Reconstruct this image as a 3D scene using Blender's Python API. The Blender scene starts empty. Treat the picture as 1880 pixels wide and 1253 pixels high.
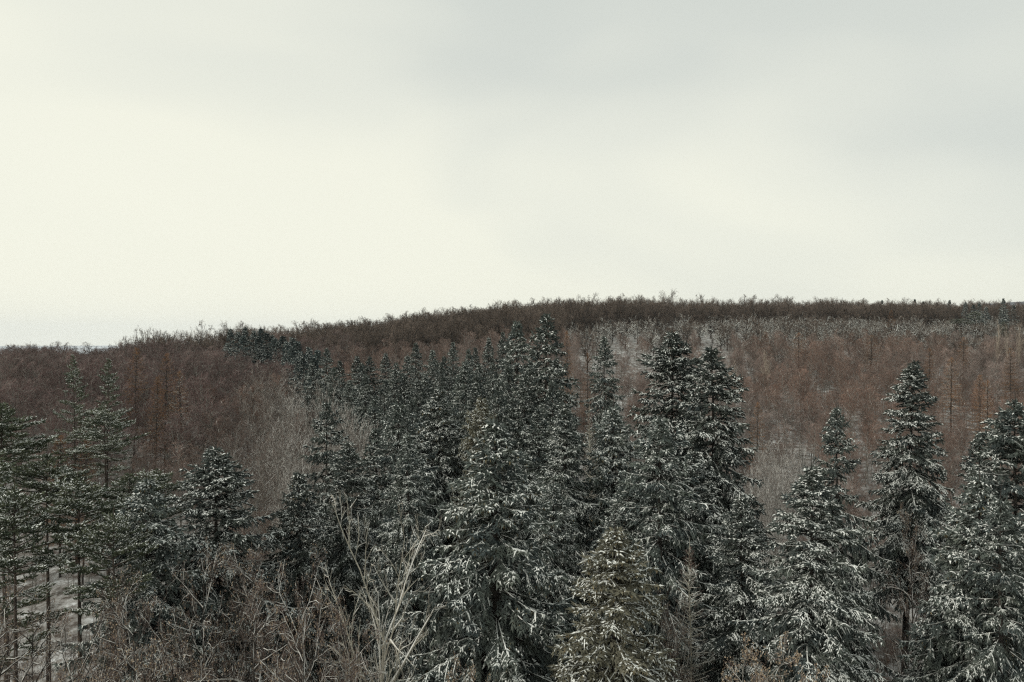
import bpy, math
import numpy as np
from mathutils import Vector

# ------------------------------------------------------------------ camera
S = bpy.context.scene
COL = S.collection
FPX, CX, HY, CAMZ = 1462.0, 940.0, 622.0, 32.0      # focal length, centre column, horizon row (photo pixels), eye height
cam_d = bpy.data.cameras.new('camera')
cam_d.sensor_width = 36.0
cam_d.lens = 36.0 * FPX / 1880.0
cam_d.clip_start = 0.5
cam_d.clip_end = 40000.0
cam = bpy.data.objects.new('camera', cam_d)
cam.location = (0, 0, CAMZ)
cam.rotation_euler = (math.radians(90) - math.atan((626.5 - HY) / FPX), 0, 0)
COL.objects.link(cam)
S.camera = cam

# ------------------------------------------------------------------ sky and light
SUN_EL, SUN_AZ = 42.0, -112.0                       # degrees; azimuth from +Y towards +X (veiled sun on the left, a little behind)
world = bpy.data.worlds.new('World')
S.world = world
world.use_nodes = True
nt = world.node_tree
nt.nodes.clear()


def N(nt, typ, **kw):
    n = nt.nodes.new(typ)
    for k, v in kw.items():
        if k.startswith('i_'):
            n.inputs[k[2:].replace('_', ' ')].default_value = v
        else:
            setattr(n, k, v)
    return n


def ramp(nt, fac, stops, interp='LINEAR'):
    n = nt.nodes.new('ShaderNodeValToRGB')
    n.color_ramp.interpolation = interp
    el = n.color_ramp.elements
    while len(el) < len(stops):
        el.new(0.5)
    for e, (p, c) in zip(el, stops):
        e.position = p
        e.color = (*c, 1) if len(c) == 3 else c
    nt.links.new(fac, n.inputs['Fac'])
    return n.outputs['Color']


def mixc(nt, fac, a, b, mode='MIX'):
    n = nt.nodes.new('ShaderNodeMix')
    n.data_type = 'RGBA'
    n.blend_type = mode
    for sock, v in ((n.inputs[0], fac), (n.inputs[6], a), (n.inputs[7], b)):
        if hasattr(v, 'is_output'):
            nt.links.new(v, sock)
        elif isinstance(v, (int, float)):
            sock.default_value = v
        else:
            sock.default_value = (*v, 1)
    return n.outputs[2]


def mathn(nt, op, a, b=0.0, clamp=False):
    n = nt.nodes.new('ShaderNodeMath')
    n.operation = op
    n.use_clamp = clamp
    for i, v in enumerate((a, b)):
        if hasattr(v, 'is_output'):
            nt.links.new(v, n.inputs[i])
        else:
            n.inputs[i].default_value = v
    return n.outputs[0]


sky = N(nt, 'ShaderNodeTexSky', sky_type='NISHITA', sun_disc=False,
        sun_elevation=math.radians(SUN_EL), sun_rotation=math.radians(SUN_AZ), altitude=300.0, dust_density=2.0)
bg1 = N(nt, 'ShaderNodeBackground')
bg1.inputs['Strength'].default_value = 0.10
nt.links.new(sky.outputs[0], bg1.inputs['Color'])
tc = N(nt, 'ShaderNodeTexCoord')
sep = N(nt, 'ShaderNodeSeparateXYZ')
nt.links.new(tc.outputs['Generated'], sep.inputs[0])
mp = N(nt, 'ShaderNodeMapping')
mp.inputs['Scale'].default_value = (1.0, 0.9, 2.4)
mp.inputs['Location'].default_value = (0.35, 0.2, 0.1)
nt.links.new(tc.outputs['Generated'], mp.inputs['Vector'])
nz = N(nt, 'ShaderNodeTexNoise', i_Scale=2.0, i_Detail=2.5, i_Roughness=0.42, i_Distortion=0.35)
nt.links.new(mp.outputs[0], nz.inputs['Vector'])
# cloud deck: thin and creamy low down and towards the veiled sun (left), heavier and greyer high up and to the right
el_g = mathn(nt, 'MULTIPLY', sep.outputs['Z'], 1.1)
az_g = mathn(nt, 'MULTIPLY', sep.outputs['X'], 0.42)
n_g = mathn(nt, 'MULTIPLY', mathn(nt, 'SUBTRACT', nz.outputs['Fac'], 0.5), 0.66)
g = mathn(nt, 'ADD', mathn(nt, 'ADD', el_g, az_g), n_g)
g = mathn(nt, 'ADD', g, 0.20, clamp=True)
cloud = ramp(nt, g, [(0.00, (0.89, 0.885, 0.755)), (0.34, (0.85, 0.85, 0.73)), (0.48, (0.75, 0.765, 0.68)), (0.64, (0.63, 0.66, 0.61)), (0.85, (0.56, 0.60, 0.565)), (1.0, (0.53, 0.57, 0.55))])
bg2 = N(nt, 'ShaderNodeBackground')
bg2.inputs['Strength'].default_value = 0.93
nt.links.new(cloud, bg2.inputs['Color'])
mx = N(nt, 'ShaderNodeMixShader')
mx.inputs[0].default_value = 0.96
nt.links.new(bg1.outputs[0], mx.inputs[1])
nt.links.new(bg2.outputs[0], mx.inputs[2])
wo = N(nt, 'ShaderNodeOutputWorld')
nt.links.new(mx.outputs[0], wo.inputs['Surface'])

sun_d = bpy.data.lights.new('sun', 'SUN')
sun_d.energy = 1.5
sun_d.angle = math.radians(12)
sun_d.color = (1.0, 0.97, 0.90)
sun = bpy.data.objects.new('sun', sun_d)
sa, se = math.radians(SUN_AZ), math.radians(SUN_EL)
sdir = Vector((math.sin(sa) * math.cos(se), math.cos(sa) * math.cos(se), math.sin(se)))
sun.rotation_euler = sdir.to_track_quat('Z', 'Y').to_euler()
sun.location = (0, 0, 120)
COL.objects.link(sun)

S.view_settings.view_transform = 'Standard'
S.view_settings.look = 'None'
S.view_settings.exposure = 0.24
S.view_settings.gamma = 1.0
S.render.engine = 'CYCLES'
S.cycles.max_bounces = 8
S.cycles.diffuse_bounces = 7
S.cycles.glossy_bounces = 1
S.cycles.transmission_bounces = 1
S.cycles.volume_bounces = 1
S.cycles.transparent_max_bounces = 4
S.cycles.use_adaptive_sampling = True
S.cycles.adaptive_threshold = 0.012
S.cycles.use_denoising = False
S.cycles.pixel_filter_type = 'BLACKMAN_HARRIS'
S.cycles.filter_width = 1.25
S.render.use_persistent_data = False

# ------------------------------------------------------------------ materials


def new_mat(name, rough=0.85, spec=0.2):
    m = bpy.data.materials.new(name)
    m.use_nodes = True
    t = m.node_tree
    b = t.nodes['Principled BSDF']
    b.inputs['Roughness'].default_value = rough
    b.inputs['Specular IOR Level'].default_value = spec
    return m, t, b


def noise(t, scale, detail=3.0, world_space=False, rough=0.5, stretch=None):
    n = t.nodes.new('ShaderNodeTexNoise')
    n.inputs['Scale'].default_value = scale
    n.inputs['Detail'].default_value = detail
    n.inputs['Roughness'].default_value = rough
    if world_space:
        gmt = t.nodes.new('ShaderNodeNewGeometry')
        src = gmt.outputs['Position']
    else:
        c = t.nodes.new('ShaderNodeTexCoord')
        src = c.outputs['Object']
    if stretch:
        mpn = t.nodes.new('ShaderNodeMapping')
        mpn.inputs['Scale'].default_value = stretch
        t.links.new(src, mpn.inputs['Vector'])
        src = mpn.outputs[0]
    t.links.new(src, n.inputs['Vector'])
    return n.outputs['Fac']


def twotone(name, a, b, scale=0.7, tree_var=0.35, rough=0.9, wide=None, spec=0.1):
    """colour a..b by noise inside the thing, brightness differing from tree to tree, and (wide) drifting over the wood"""
    m, t, bs = new_mat(name, rough, spec)
    c = ramp(t, noise(t, scale, 3), [(0.35, a), (0.65, b)])
    if wide:
        wn = noise(t, 0.018, 2, True)
        c = mixc(t, ramp(t, wn, [(0.40, (0, 0, 0)), (0.62, (1, 1, 1))]), c, wide)
    oi = t.nodes.new('ShaderNodeObjectInfo')
    v = mathn(t, 'ADD', mathn(t, 'MULTIPLY', oi.outputs['Random'], 2 * tree_var), 1 - tree_var)
    hs = t.nodes.new('ShaderNodeHueSaturation')
    t.links.new(v, hs.inputs['Value'])
    hs.inputs['Saturation'].default_value = 1.0
    t.links.new(c, hs.inputs['Color'])
    t.links.new(hs.outputs[0], bs.inputs['Base Color'])
    return m


M = {}
M['needles'] = twotone('spruce_needles', (0.060, 0.074, 0.073), (0.105, 0.118, 0.100), 0.8, 0.30)
M['needles_far'] = twotone('spruce_needles_far', (0.050, 0.068, 0.070), (0.085, 0.105, 0.098), 0.8, 0.25)
M['pine_needles'] = twotone('pine_needles', (0.055, 0.070, 0.048), (0.11, 0.120, 0.075), 0.9, 0.20)
M['needles_olive'] = twotone('olive_spruce_needles', (0.125, 0.122, 0.090), (0.190, 0.178, 0.130), 0.8, 0.15)
M['cones'] = twotone('spruce_cones', (0.30, 0.24, 0.14), (0.46, 0.39, 0.25), 2.0, 0.15)
M['snow_tree'] = twotone('snow_on_branches', (0.62, 0.64, 0.60), (0.90, 0.90, 0.85), 3.0, 0.08)
M['frost'] = twotone('frost_on_twigs', (0.52, 0.50, 0.46), (0.82, 0.80, 0.75), 2.0, 0.10)
M['bark_dark'] = twotone('dark_conifer_bark', (0.030, 0.027, 0.025), (0.085, 0.075, 0.066), 5.0, 0.2)
M['bark_pine'] = twotone('pine_bark', (0.045, 0.038, 0.033), (0.12, 0.095, 0.078), 4.0, 0.2)
M['bark_beech'] = twotone('grey_beech_bark', (0.13, 0.120, 0.105), (0.34, 0.325, 0.29), 3.0, 0.2)
M['bark_light'] = twotone('pale_olive_bark', (0.26, 0.245, 0.20), (0.52, 0.49, 0.41), 3.0, 0.1)
M['bark_birch'] = twotone('birch_bark', (0.26, 0.215, 0.175), (0.46, 0.39, 0.32), 4.0, 0.1)
M['twig_beech'] = twotone('beech_twigs', (0.15, 0.108, 0.098), (0.27, 0.198, 0.176), 0.35, 0.34, wide=(0.16, 0.105, 0.097))
M['twig_young'] = twotone('young_beech_twigs', (0.15, 0.112, 0.100), (0.29, 0.228, 0.200), 0.35, 0.38, wide=(0.22, 0.145, 0.115))
M['twig_larch'] = twotone('larch_twigs', (0.20, 0.105, 0.052), (0.32, 0.175, 0.09), 0.5, 0.22)
M['twig_oak'] = twotone('oak_twigs', (0.13, 0.102, 0.084), (0.24, 0.190, 0.155), 0.35, 0.25)
M['twig_near'] = twotone('thicket_twigs', (0.105, 0.076, 0.066), (0.23, 0.170, 0.143), 0.6, 0.2)
M['dead_leaf'] = twotone('withered_leaves', (0.24, 0.17, 0.11), (0.50, 0.40, 0.29), 6.0, 0.12)

m, t, bs = new_mat('forest_floor_snow', 0.9, 0.1)
near = ramp(t, noise(t, 0.55, 8, True, 0.74), [(0.40, (0.09, 0.075, 0.062)), (0.54, (0.34, 0.33, 0.31)), (0.66, (0.66, 0.67, 0.66))])
bs_col = near
t.links.new(bs_col, bs.inputs['Base Color'])
bmp = t.nodes.new('ShaderNodeBump')
bmp.inputs['Strength'].default_value = 0.5
bmp.inputs['Distance'].default_value = 0.15
t.links.new(noise(t, 1.6, 4, True), bmp.inputs['Height'])
t.links.new(bmp.outputs[0], bs.inputs['Normal'])
M['floor'] = m
m, t, bs = new_mat('plain_fields', 0.95, 0.05)
pl = ramp(t, noise(t, 0.0016, 5, True, 0.6, (1, 1, 1)), [(0.42, (0.09, 0.09, 0.095)), (0.50, (0.62, 0.66, 0.70)), (1.0, (0.72, 0.75, 0.78))])
t.links.new(pl, bs.inputs['Base Color'])
M['plain'] = m
m, t, bs = new_mat('far_hill_woods', 0.95, 0.05)
pl = ramp(t, noise(t, 0.01, 5, True, 0.6), [(0.40, (0.045, 0.050, 0.060)), (0.62, (0.10, 0.10, 0.11)), (0.72, (0.40, 0.42, 0.45))])
t.links.new(pl, bs.inputs['Base Color'])
M['hill'] = m

# ------------------------------------------------------------------ terrain
T_PX = np.array([-250, 150, 450, 700, 900, 1150, 1500, 2130], float)
T_Y = np.array([0, 50, 80, 120, 160, 200, 250, 300, 350, 400, 500, 600, 800, 1400, 3000], float)
T_Z = np.array([
    # px -250  150   450   700   900   1150  1500  2130
    [0.0, 0.0, 0.0, 0.0, 0.0, 0.0, 0.0, 0.0],
    [0.0, 0.0, 0.0, 0.0, 0.0, 0.0, 0.0, 0.0],
    [2.0, 3.5, 3.5, 1.5, 1.2, 0.8, 0.5, 0.5],
    [8.0, 9.5, 9.5, 7.0, 6.0, 5.0, 3.5, 3.0],
    [11.0, 13.0, 13.5, 12.0, 12.0, 10.5, 8.5, 8.0],
    [13.0, 15.0, 16.5, 16.0, 17.0, 16.0, 13.5, 12.5],
    [13.0, 14.5, 18.0, 21.0, 23.0, 23.0, 19.5, 18.0],
    [9.0, 13.0, 20.5, 25.5, 28.5, 29.0, 26.5, 24.0],
    [2.0, 8.0, 19.5, 27.5, 32.0, 33.0, 31.0, 29.0],
    [-6.0, 1.0, 15.0, 25.0, 34.0, 36.0, 35.0, 33.0],
    [-22., -12., 4.0, 16.0, 32.0, 39.0, 40.0, 39.0],
    [-35., -28., -10., 6.0, 24.0, 36.0, 39.0, 39.5],
    [-55., -50., -32., -14., 4.0, 20.0, 32.0, 34.0],
    [-75., -72., -65., -50., -35., -20., 0.0, 5.0],
    [-80., -80., -80., -80., -75., -70., -60., -55.]])


def terrain(x, y):
    x = np.asarray(x, float)
    y = np.asarray(y, float)
    r = np.hypot(x, y)
    az = np.arctan2(x, y)
    lim = math.radians(40)
    azc = np.clip(az, -lim, lim)
    dep = r * np.cos(azc)
    px = np.clip(CX + FPX * np.tan(azc), T_PX[0], T_PX[-1])
    dep = np.clip(dep, 0, T_Y[-1])
    i = np.clip(np.searchsorted(T_PX, px) - 1, 0, len(T_PX) - 2)
    j = np.clip(np.searchsorted(T_Y, dep) - 1, 0, len(T_Y) - 2)
    u = (px - T_PX[i]) / (T_PX[i + 1] - T_PX[i])
    v = (dep - T_Y[j]) / (T_Y[j + 1] - T_Y[j])
    u = u * u * (3 - 2 * u)
    z = (T_Z[j, i] * (1 - u) + T_Z[j, i + 1] * u) * (1 - v) + (T_Z[j + 1, i] * (1 - u) + T_Z[j + 1, i + 1] * u) * v
    return z + 0.25 * np.sin(x * 0.21 + 1.3) * np.cos(y * 0.17) + 0.15 * np.sin(x * 0.53 + y * 0.31)


def raw_mesh(name, V, F, mats, idx=None, smooth=False):
    """V (n,3), F list of arrays (k, 3 or 4)"""
    me = bpy.data.meshes.new(name)
    F = [f for f in F if len(f)]
    tot = np.concatenate([np.full(len(f), f.shape[1]) for f in F])
    loops = np.concatenate([f.ravel() for f in F])
    me.vertices.add(len(V))
    me.vertices.foreach_set('co', np.ascontiguousarray(V, dtype=np.float32).ravel())
    me.loops.add(len(loops))
    me.loops.foreach_set('vertex_index', loops.astype(np.int32))
    me.polygons.add(len(tot))
    me.polygons.foreach_set('loop_start', (np.cumsum(tot) - tot).astype(np.int32))
    for mm in mats:
        me.materials.append(mm)
    if idx is not None:
        me.polygons.foreach_set('material_index', idx.astype(np.int32))
    me.polygons.foreach_set('use_smooth', np.full(len(tot), smooth))
    me.update(calc_edges=True)
    return me


def structure(name, me):
    o = bpy.data.objects.new(name, me)
    COL.objects.link(o)
    o['kind'] = 'structure'
    return o


def polar(radii, nseg, zf):
    a = np.linspace(0, 2 * math.pi, nseg, endpoint=False)
    R, A = np.meshgrid(radii, a, indexing='ij')
    X, Y = R * np.sin(A), R * np.cos(A)
    V = np.stack([X, Y, zf(X, Y)], -1).reshape(-1, 3)
    i, j = np.meshgrid(np.arange(len(radii) - 1), np.arange(nseg), indexing='ij')
    j2 = (j + 1) % nseg
    F = np.stack([i * nseg + j, i * nseg + j2, (i + 1) * nseg + j2, (i + 1) * nseg + j], -1).reshape(-1, 4)
    return V, F[:, ::-1]


V, F = polar(np.concatenate([np.linspace(0.5, 560, 150), np.linspace(575, 3000, 60)]), 300, terrain)
structure('forest_floor', raw_mesh('forest_floor', V, [F], [M['floor']], smooth=True))
V, F = polar(np.array([2850, 3600, 5000, 7000, 10000, 14500.]), 96, lambda x, y: 0 * x - 81 + (np.hypot(x, y) < 3000) * 0.0)
structure('snowy_plain', raw_mesh('snowy_plain', V, [F], [M['plain']], smooth=True))

# far blue hill on the right
px = np.linspace(1560, 2900, 60)
dd = np.linspace(3600, 5200, 22)
P, D = np.meshgrid(px, dd, indexing='ij')
prof = np.interp(px, [1560, 1700, 1760, 1800, 1840, 1880, 2000, 2300, 2600, 2900], [-90, 60, 195, 218, 232, 240, 262, 270, 160, -90])
prof = prof + 5 * np.sin(px * 0.05) + 3 * np.sin(px * 0.13)
bump = np.sin(np.clip((dd - 3600) / 1600, 0, 1) * math.pi) ** 0.8
Z = -90 + (prof[:, None] + 90) * bump[None, :]
X = (P - CX) / FPX * D
V = np.stack([X, D, Z], -1).reshape(-1, 3)
ii, jj = np.meshgrid(np.arange(59), np.arange(21), indexing='ij')
F = np.stack([ii * 22 + jj, (ii + 1) * 22 + jj, (ii + 1) * 22 + jj + 1, ii * 22 + jj + 1], -1).reshape(-1, 4)
structure('distant_hill', raw_mesh('distant_hill', V, [F], [M['hill']], smooth=True))

# haze: one closed box
me = bpy.data.meshes.new('haze')
hv = [(x, y, z) for x in (-15000, 15000) for y in (-15000, 15000) for z in (-84, 285)]
me.from_pydata(hv, [], [(0, 1, 3, 2), (4, 6, 7, 5), (0, 4, 5, 1), (2, 3, 7, 6), (0, 2, 6, 4), (1, 5, 7, 3)])
hm = bpy.data.materials.new('haze_air')
hm.use_nodes = True
hm.node_tree.nodes.clear()
pv = hm.node_tree.nodes.new('ShaderNodeVolumePrincipled')
pv.inputs['Color'].default_value = (0.93, 0.96, 1.0, 1)
pv.inputs['Density'].default_value = 0.000045
ho = hm.node_tree.nodes.new('ShaderNodeOutputMaterial')
hm.node_tree.links.new(pv.outputs[0], ho.inputs['Volume'])
me.materials.append(hm)
o = bpy.data.objects.new('haze', me)
COL.objects.link(o)
o['kind'] = 'stuff'


# ------------------------------------------------------------------ geometry kit (vectorised)
def unit(v):
    return v / np.maximum(np.linalg.norm(v, axis=-1, keepdims=True), 1e-9)


class Geo:
    def __init__(s):
        s.V, s.T, s.Q, s.mT, s.mQ, s.n = [], [], [], [], [], 0

    def tris(s, V, T, mat=0):
        s.T.append(T + s.n); s.mT.append(np.full(len(T), mat)); s.V.append(V); s.n += len(V)

    def quads(s, V, Q, mat=0):
        s.Q.append(Q + s.n); s.mQ.append(np.full(len(Q), mat)); s.V.append(V); s.n += len(V)

    def tubes(s, P, R, sides=4, mat=0):
        """P (B,n,3) centre lines, R (B,n) radii"""
        B, n, _ = P.shape
        if B == 0:
            return
        T = unit(np.gradient(P, axis=1))
        ref = np.where(np.abs(T[..., 2:3]) > 0.9, np.array([1., 0, 0]), np.array([0, 0, 1.]))
        U = unit(np.cross(T, ref))
        W = np.cross(T, U)
        a = np.arange(sides) * 2 * math.pi / sides
        ring = P[:, :, None] + R[:, :, None, None] * (np.cos(a)[:, None] * U[:, :, None] + np.sin(a)[:, None] * W[:, :, None])
        V = ring.reshape(-1, 3)
        b, i, k = np.meshgrid(np.arange(B), np.arange(n - 1), np.arange(sides), indexing='ij')
        k2 = (k + 1) % sides
        base = (b * n + i) * sides
        Q = np.stack([base + k, base + k2, base + sides + k2, base + sides + k], -1).reshape(-1, 4)
        s.quads(V, Q, mat)

    def shoots(s, P, D, L, W, rng, mat=0, faces=3):
        """pointed needle-covered shoots: three-sided spindles"""
        B = len(P)
        if B == 0:
            return
        D = unit(D)
        r = unit(np.cross(D, rng.normal(size=(B, 3))))
        q = np.cross(D, r)
        W = W[:, None]
        b0 = P + D * (L[:, None] * 0.12) + r * W
        b1 = P + D * (L[:, None] * 0.22) + (-0.5 * r + 0.87 * q) * W
        b2 = P + D * (L[:, None] * 0.17) + (-0.5 * r - 0.87 * q) * W
        tip = P + D * L[:, None]
        V = np.stack([b0, b1, b2, tip], 1).reshape(-1, 3)
        i = np.arange(B)[:, None] * 4
        T = np.concatenate([i + [0, 1, 3], i + [1, 2, 3], i + [2, 0, 3]][:faces], 0)
        s.tris(V, T, mat)

    def blades(s, P, D, L, W, side, mat=0):
        B = len(P)
        if B == 0:
            return
        D = unit(D)
        sd = unit(side)
        V = np.stack([P - sd * W[:, None], P + sd * W[:, None], P + D * L[:, None]], 1).reshape(-1, 3)
        s.tris(V, np.arange(B * 3).reshape(-1, 3), mat)

    def ntri(s):
        return sum(len(t) for t in s.T) + 2 * sum(len(q) for q in s.Q)

    def mesh(s, name, mats):
        V = np.concatenate(s.V)
        T = np.concatenate(s.T) if s.T else np.zeros((0, 3), int)
        Q = np.concatenate(s.Q) if s.Q else np.zeros((0, 4), int)
        idx = np.concatenate([x for x in s.mT + s.mQ]) if len(mats) > 1 else None
        return raw_mesh(name, V, [T, Q], mats, idx)


TRI = 0


def finish(kind, parts):
    """parts: {name: (Geo, [materials])} -> {name: mesh}"""
    global TRI
    out = {}
    for k, (g, mats) in parts.items():
        if g is not None and g.n:
            TRI += g.ntri()
            out[k] = g.mesh(kind + '_' + k, mats)
    return out


def interp_curve(P, s):
    """P (B,n,3), s (B,) -> points, tangents"""
    n = P.shape[1]
    f = np.clip(s * (n - 1), 0, n - 1.001)
    i = f.astype(int)
    w = (f - i)[:, None]
    b = np.arange(len(P))
    a, c = P[b, i], P[b, i + 1]
    return a * (1 - w) + c * w, unit(c - a)


# ------------------------------------------------------------------ conifers
def conifer(seed, H=25., R=3.6, top_pow=0.76, full_at=0.46, crown_from=0.14, dz=0.45, nbr=6.4, e_top=32, e_mid=-18, e_low=-32,
            droop=18, tip_up=28, hang=0.7, lat_step=0.20, lat_len=0.34, shoot_step=0.112, sh_len=0.28, sh_w=0.060, shoots_up=0.0,
            snow=1.1, snow_w=0.034, irregular=0.15, needles='needles', bark='bark_dark', trunk_r=0.26, snow_line=0.034, cones=0,
            gaps=0.0, twig_only=False, snow_mat='snow_tree', inner=0.25, tag='spruce'):
    rng = np.random.default_rng(seed)
    trunk, crown, sn, cn = Geo(), Geo(), Geo(), Geo()
    # trunk
    n = 14
    zz = np.linspace(0, H, n)
    wob = np.cumsum(rng.normal(0, 0.035, (n, 2)), 0)
    TP = np.stack([wob[:, 0], wob[:, 1], zz], -1)
    trunk.tubes(TP[None], (trunk_r * (1 - zz / H) ** 0.85 + 0.012)[None], 7)
    # whorls
    z = H - 0.25
    zs, ph, Ls = [], [], []
    lobes = rng.uniform(0, 6.28, 4)

    def patch(Q):
        f = np.sin(Q[:, 0] * 2.1 + lobes[0]) + np.sin(Q[:, 1] * 2.3 + lobes[1]) + np.sin(Q[:, 2] * 1.9 + lobes[2]) + 0.8 * np.sin(Q[:, 0] * 4.3 - Q[:, 1] * 3.7 + Q[:, 2] * 3.1 + lobes[3])
        return np.clip(0.85 + 0.42 * f, 0.12, 1.9)
    while z > H * crown_from:
        u = (H - z) / H
        prof = (R * min(1.0, (u / full_at) ** top_pow) + 0.05) * (1 + 0.12 * max(0, u - full_at))
        prof *= min(1.0, 0.25 + u / 0.09)
        if u > 0.72:
            prof *= 1 - 0.35 * (u - 0.72) / 0.28
        k = max(3, int(round(nbr * rng.uniform(0.8, 1.25))))
        if u > 0.6:
            k = max(3, int(k * 0.7))
        a0 = rng.uniform(0, 6.28)
        for q in range(k):
            if rng.random() < gaps:
                continue
            a = a0 + q * 6.2832 / k + rng.normal(0, 0.22)
            lob = 1 + 0.14 * math.sin(2 * a + lobes[0] + z * 0.35) + 0.09 * math.sin(3 * a + lobes[1] - z * 0.6)
            zs.append(z + rng.normal(0, dz * 0.3)); ph.append(a)
            Ls.append(prof * lob * (1 + rng.normal(0, irregular * 0.5)) * (0.55 if rng.random() < 0.13 else 1.0))
        z -= dz * rng.uniform(0.75, 1.3) * (0.62 if u < 0.12 else 1.0)
    zs, ph, Ls = np.array(zs), np.array(ph), np.clip(np.array(Ls), 0.15, None)
    zs = np.clip(zs, H * 0.05, H - 0.12)
    B = len(zs)
    u = (H - zs) / H
    e0 = np.where(u < 0.35, e_top + (e_mid - e_top) * np.clip(u / 0.35, 0, 1) ** 0.7, e_mid + (e_low - e_mid) * np.clip((u - 0.35) / 0.4, 0, 1))
    e0 = np.radians(e0 + rng.normal(0, 6, B))
    Ls = Ls / np.clip(np.cos(e0 * 0.8), 0.6, 1)
    npt = 7
    sp = np.linspace(0, 1, npt)
    dr = math.radians(droop) * np.clip(u * 2.5, 0.15, 1)[:, None]
    e = e0[:, None] - dr * np.sin(sp * math.pi)[None] + math.radians(tip_up) * np.clip(u * 3, 0.2, 1)[:, None] * sp[None] ** 2.2
    az = ph[:, None] + np.cumsum(rng.normal(0, 0.05, (B, npt)), 1)
    d = np.stack([np.cos(az) * np.cos(e), np.sin(az) * np.cos(e), np.sin(e)], -1)
    step = (Ls / (npt - 1))[:, None, None]
    P = np.concatenate([np.zeros((B, 1, 3)), np.cumsum(d[:, :-1] * step, 1)], 1)
    P[:, :, 2] += zs[:, None]
    P[:, :, 0] += np.interp(zs, zz, TP[:, 0])[:, None]
    P[:, :, 1] += np.interp(zs, zz, TP[:, 1])[:, None]
    rb = np.clip(0.010 + 0.011 * Ls, 0, 0.06)
    crown.tubes(P, rb[:, None] * (1 - 0.8 * sp)[None] + 0.004, 3, 1)
    load = np.clip(rng.normal(1.0, 0.33, B), 0.25, 1.5)      # some boughs carry more snow than others
    # snow along the upper side of the main branches
    if snow > 0:
        keep = rng.random(B) < min(1, snow * 1.5)
        Ps = P[keep][:, 1:]
        w = snow_line * (0.6 + 0.5 * np.clip(Ls[keep] / R, 0, 1))[:, None] * (1.0 - 0.45 * sp[1:])[None]
        w = w * rng.uniform(0.35, 1.15, w.shape)
        off = Ps.copy()
        off[:, :, 2] += rb[keep][:, None] * (1 - 0.8 * sp[1:])[None] + w * 0.55
        sn.tubes(off, w, 3)
    # laterals
    m = np.maximum(2, (Ls * (1 - 0.1) / lat_step).astype(int))
    bi = np.repeat(np.arange(B), m)
    k = np.concatenate([np.arange(x) for x in m])
    s = 0.10 + 0.90 * (k + rng.uniform(0.1, 0.9, len(k))) / m[bi]
    keep = rng.random(len(s)) < np.clip((s - 0.04) / inner, 0.12, 1)
    bi, k, s = bi[keep], k[keep], s[keep]
    p0, tg = interp_curve(P[bi], s)
    side = unit(np.cross(tg, np.array([0, 0, 1.])))
    sg = np.where((k % 2) == 0, 1.0, -1.0)[:, None]
    ll = (0.16 + lat_len * Ls[bi] * (1.05 - s) ** 0.8) * rng.uniform(0.6, 1.25, len(s))
    hg = hang * np.clip(u[bi] * 3.2, 0.1 if shoots_up else 0.4, 1.0) * rng.uniform(0.55, 1.35, len(s))
    d0 = unit(tg * 0.75 + side * sg * 0.85 + rng.normal(0, 0.12, (len(s), 3)))
    lp = [p0]
    for q in range(3):
        dq = d0.copy()
        dq[:, 2] -= hg * (0.35 + 0.75 * q)
        lp.append(lp[-1] + unit(dq) * (ll / 3)[:, None])
    LP = np.stack(lp, 1)
    crown.blades(LP[:, 0], LP[:, 3] - LP[:, 0], ll, np.full(len(ll), 0.012 if not twig_only else 0.022), rng.normal(size=(len(ll), 3)), 1)
    # shoots on laterals
    c = np.maximum(2, (ll / shoot_step).astype(int) * 2)
    li = np.repeat(np.arange(len(ll)), c)
    kk = np.concatenate([np.arange(x) for x in c])
    ss = (kk + 1.0) / c[li]
    q0, qt = interp_curve(LP[li], np.clip(ss, 0, 0.99))
    qs = unit(np.cross(qt, np.array([0, 0, 1.])) + 1e-6)
    sg = np.where((kk % 2) == 0, 1.0, -1.0)[:, None]
    last = (kk == c[li] - 1)[:, None]
    dd = qt * 0.8 + qs * sg * (0.65 * ~last) + rng.normal(0, 0.18, (len(li), 3))
    dd[:, 2] += -0.45 * hg[li] + shoots_up * rng.uniform(0.2, 1.2, len(li))
    dd = unit(dd)
    L = sh_len * rng.uniform(0.65, 1.3, len(li))
    W = sh_w * rng.uniform(0.75, 1.25, len(li))
    if twig_only:
        crown.blades(q0, dd, L, W, rng.normal(size=(len(li), 3)), 0)
    else:
        crown.shoots(q0, dd, L, W, rng, 0)
    if not twig_only:
        c2 = np.maximum(3, (Ls / shoot_step * 1.3).astype(int))
        b2 = np.repeat(np.arange(B), c2)
        s2 = 0.25 + 0.75 * rng.random(len(b2))
        q2, t2 = interp_curve(P[b2], np.clip(s2, 0, 0.995))
        d2 = t2 * 0.5 + rng.normal(0, 0.5, (len(b2), 3))
        d2[:, 2] += -0.5 * hang * np.clip(u[b2] * 3, 0.1, 1) + 0.5 * shoots_up
        L2 = sh_len * rng.uniform(0.7, 1.4, len(b2))
        crown.shoots(q2, d2, L2, np.full(len(b2), sh_w), rng, 0)
        if snow > 0:
            k2 = rng.random(len(b2)) < snow * load[b2] * s2
            q3 = q2[k2].copy()
            q3[:, 2] += sh_w * 0.8
            sn.shoots(q3, d2[k2], L2[k2] * rng.uniform(0.4, 0.8, k2.sum()), sh_w * rng.uniform(0.35, 0.75, k2.sum()), rng)
    # top and tips of the main branches
    tipP, tipT = P[:, -1], unit(P[:, -1] - P[:, -2])
    for q in range(3):
        crown.shoots(P[:, -1 - (q > 0)], tipT + rng.normal(0, 0.3, (B, 3)), np.full(B, sh_len * 1.2), np.full(B, sh_w), rng, 0)
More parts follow.
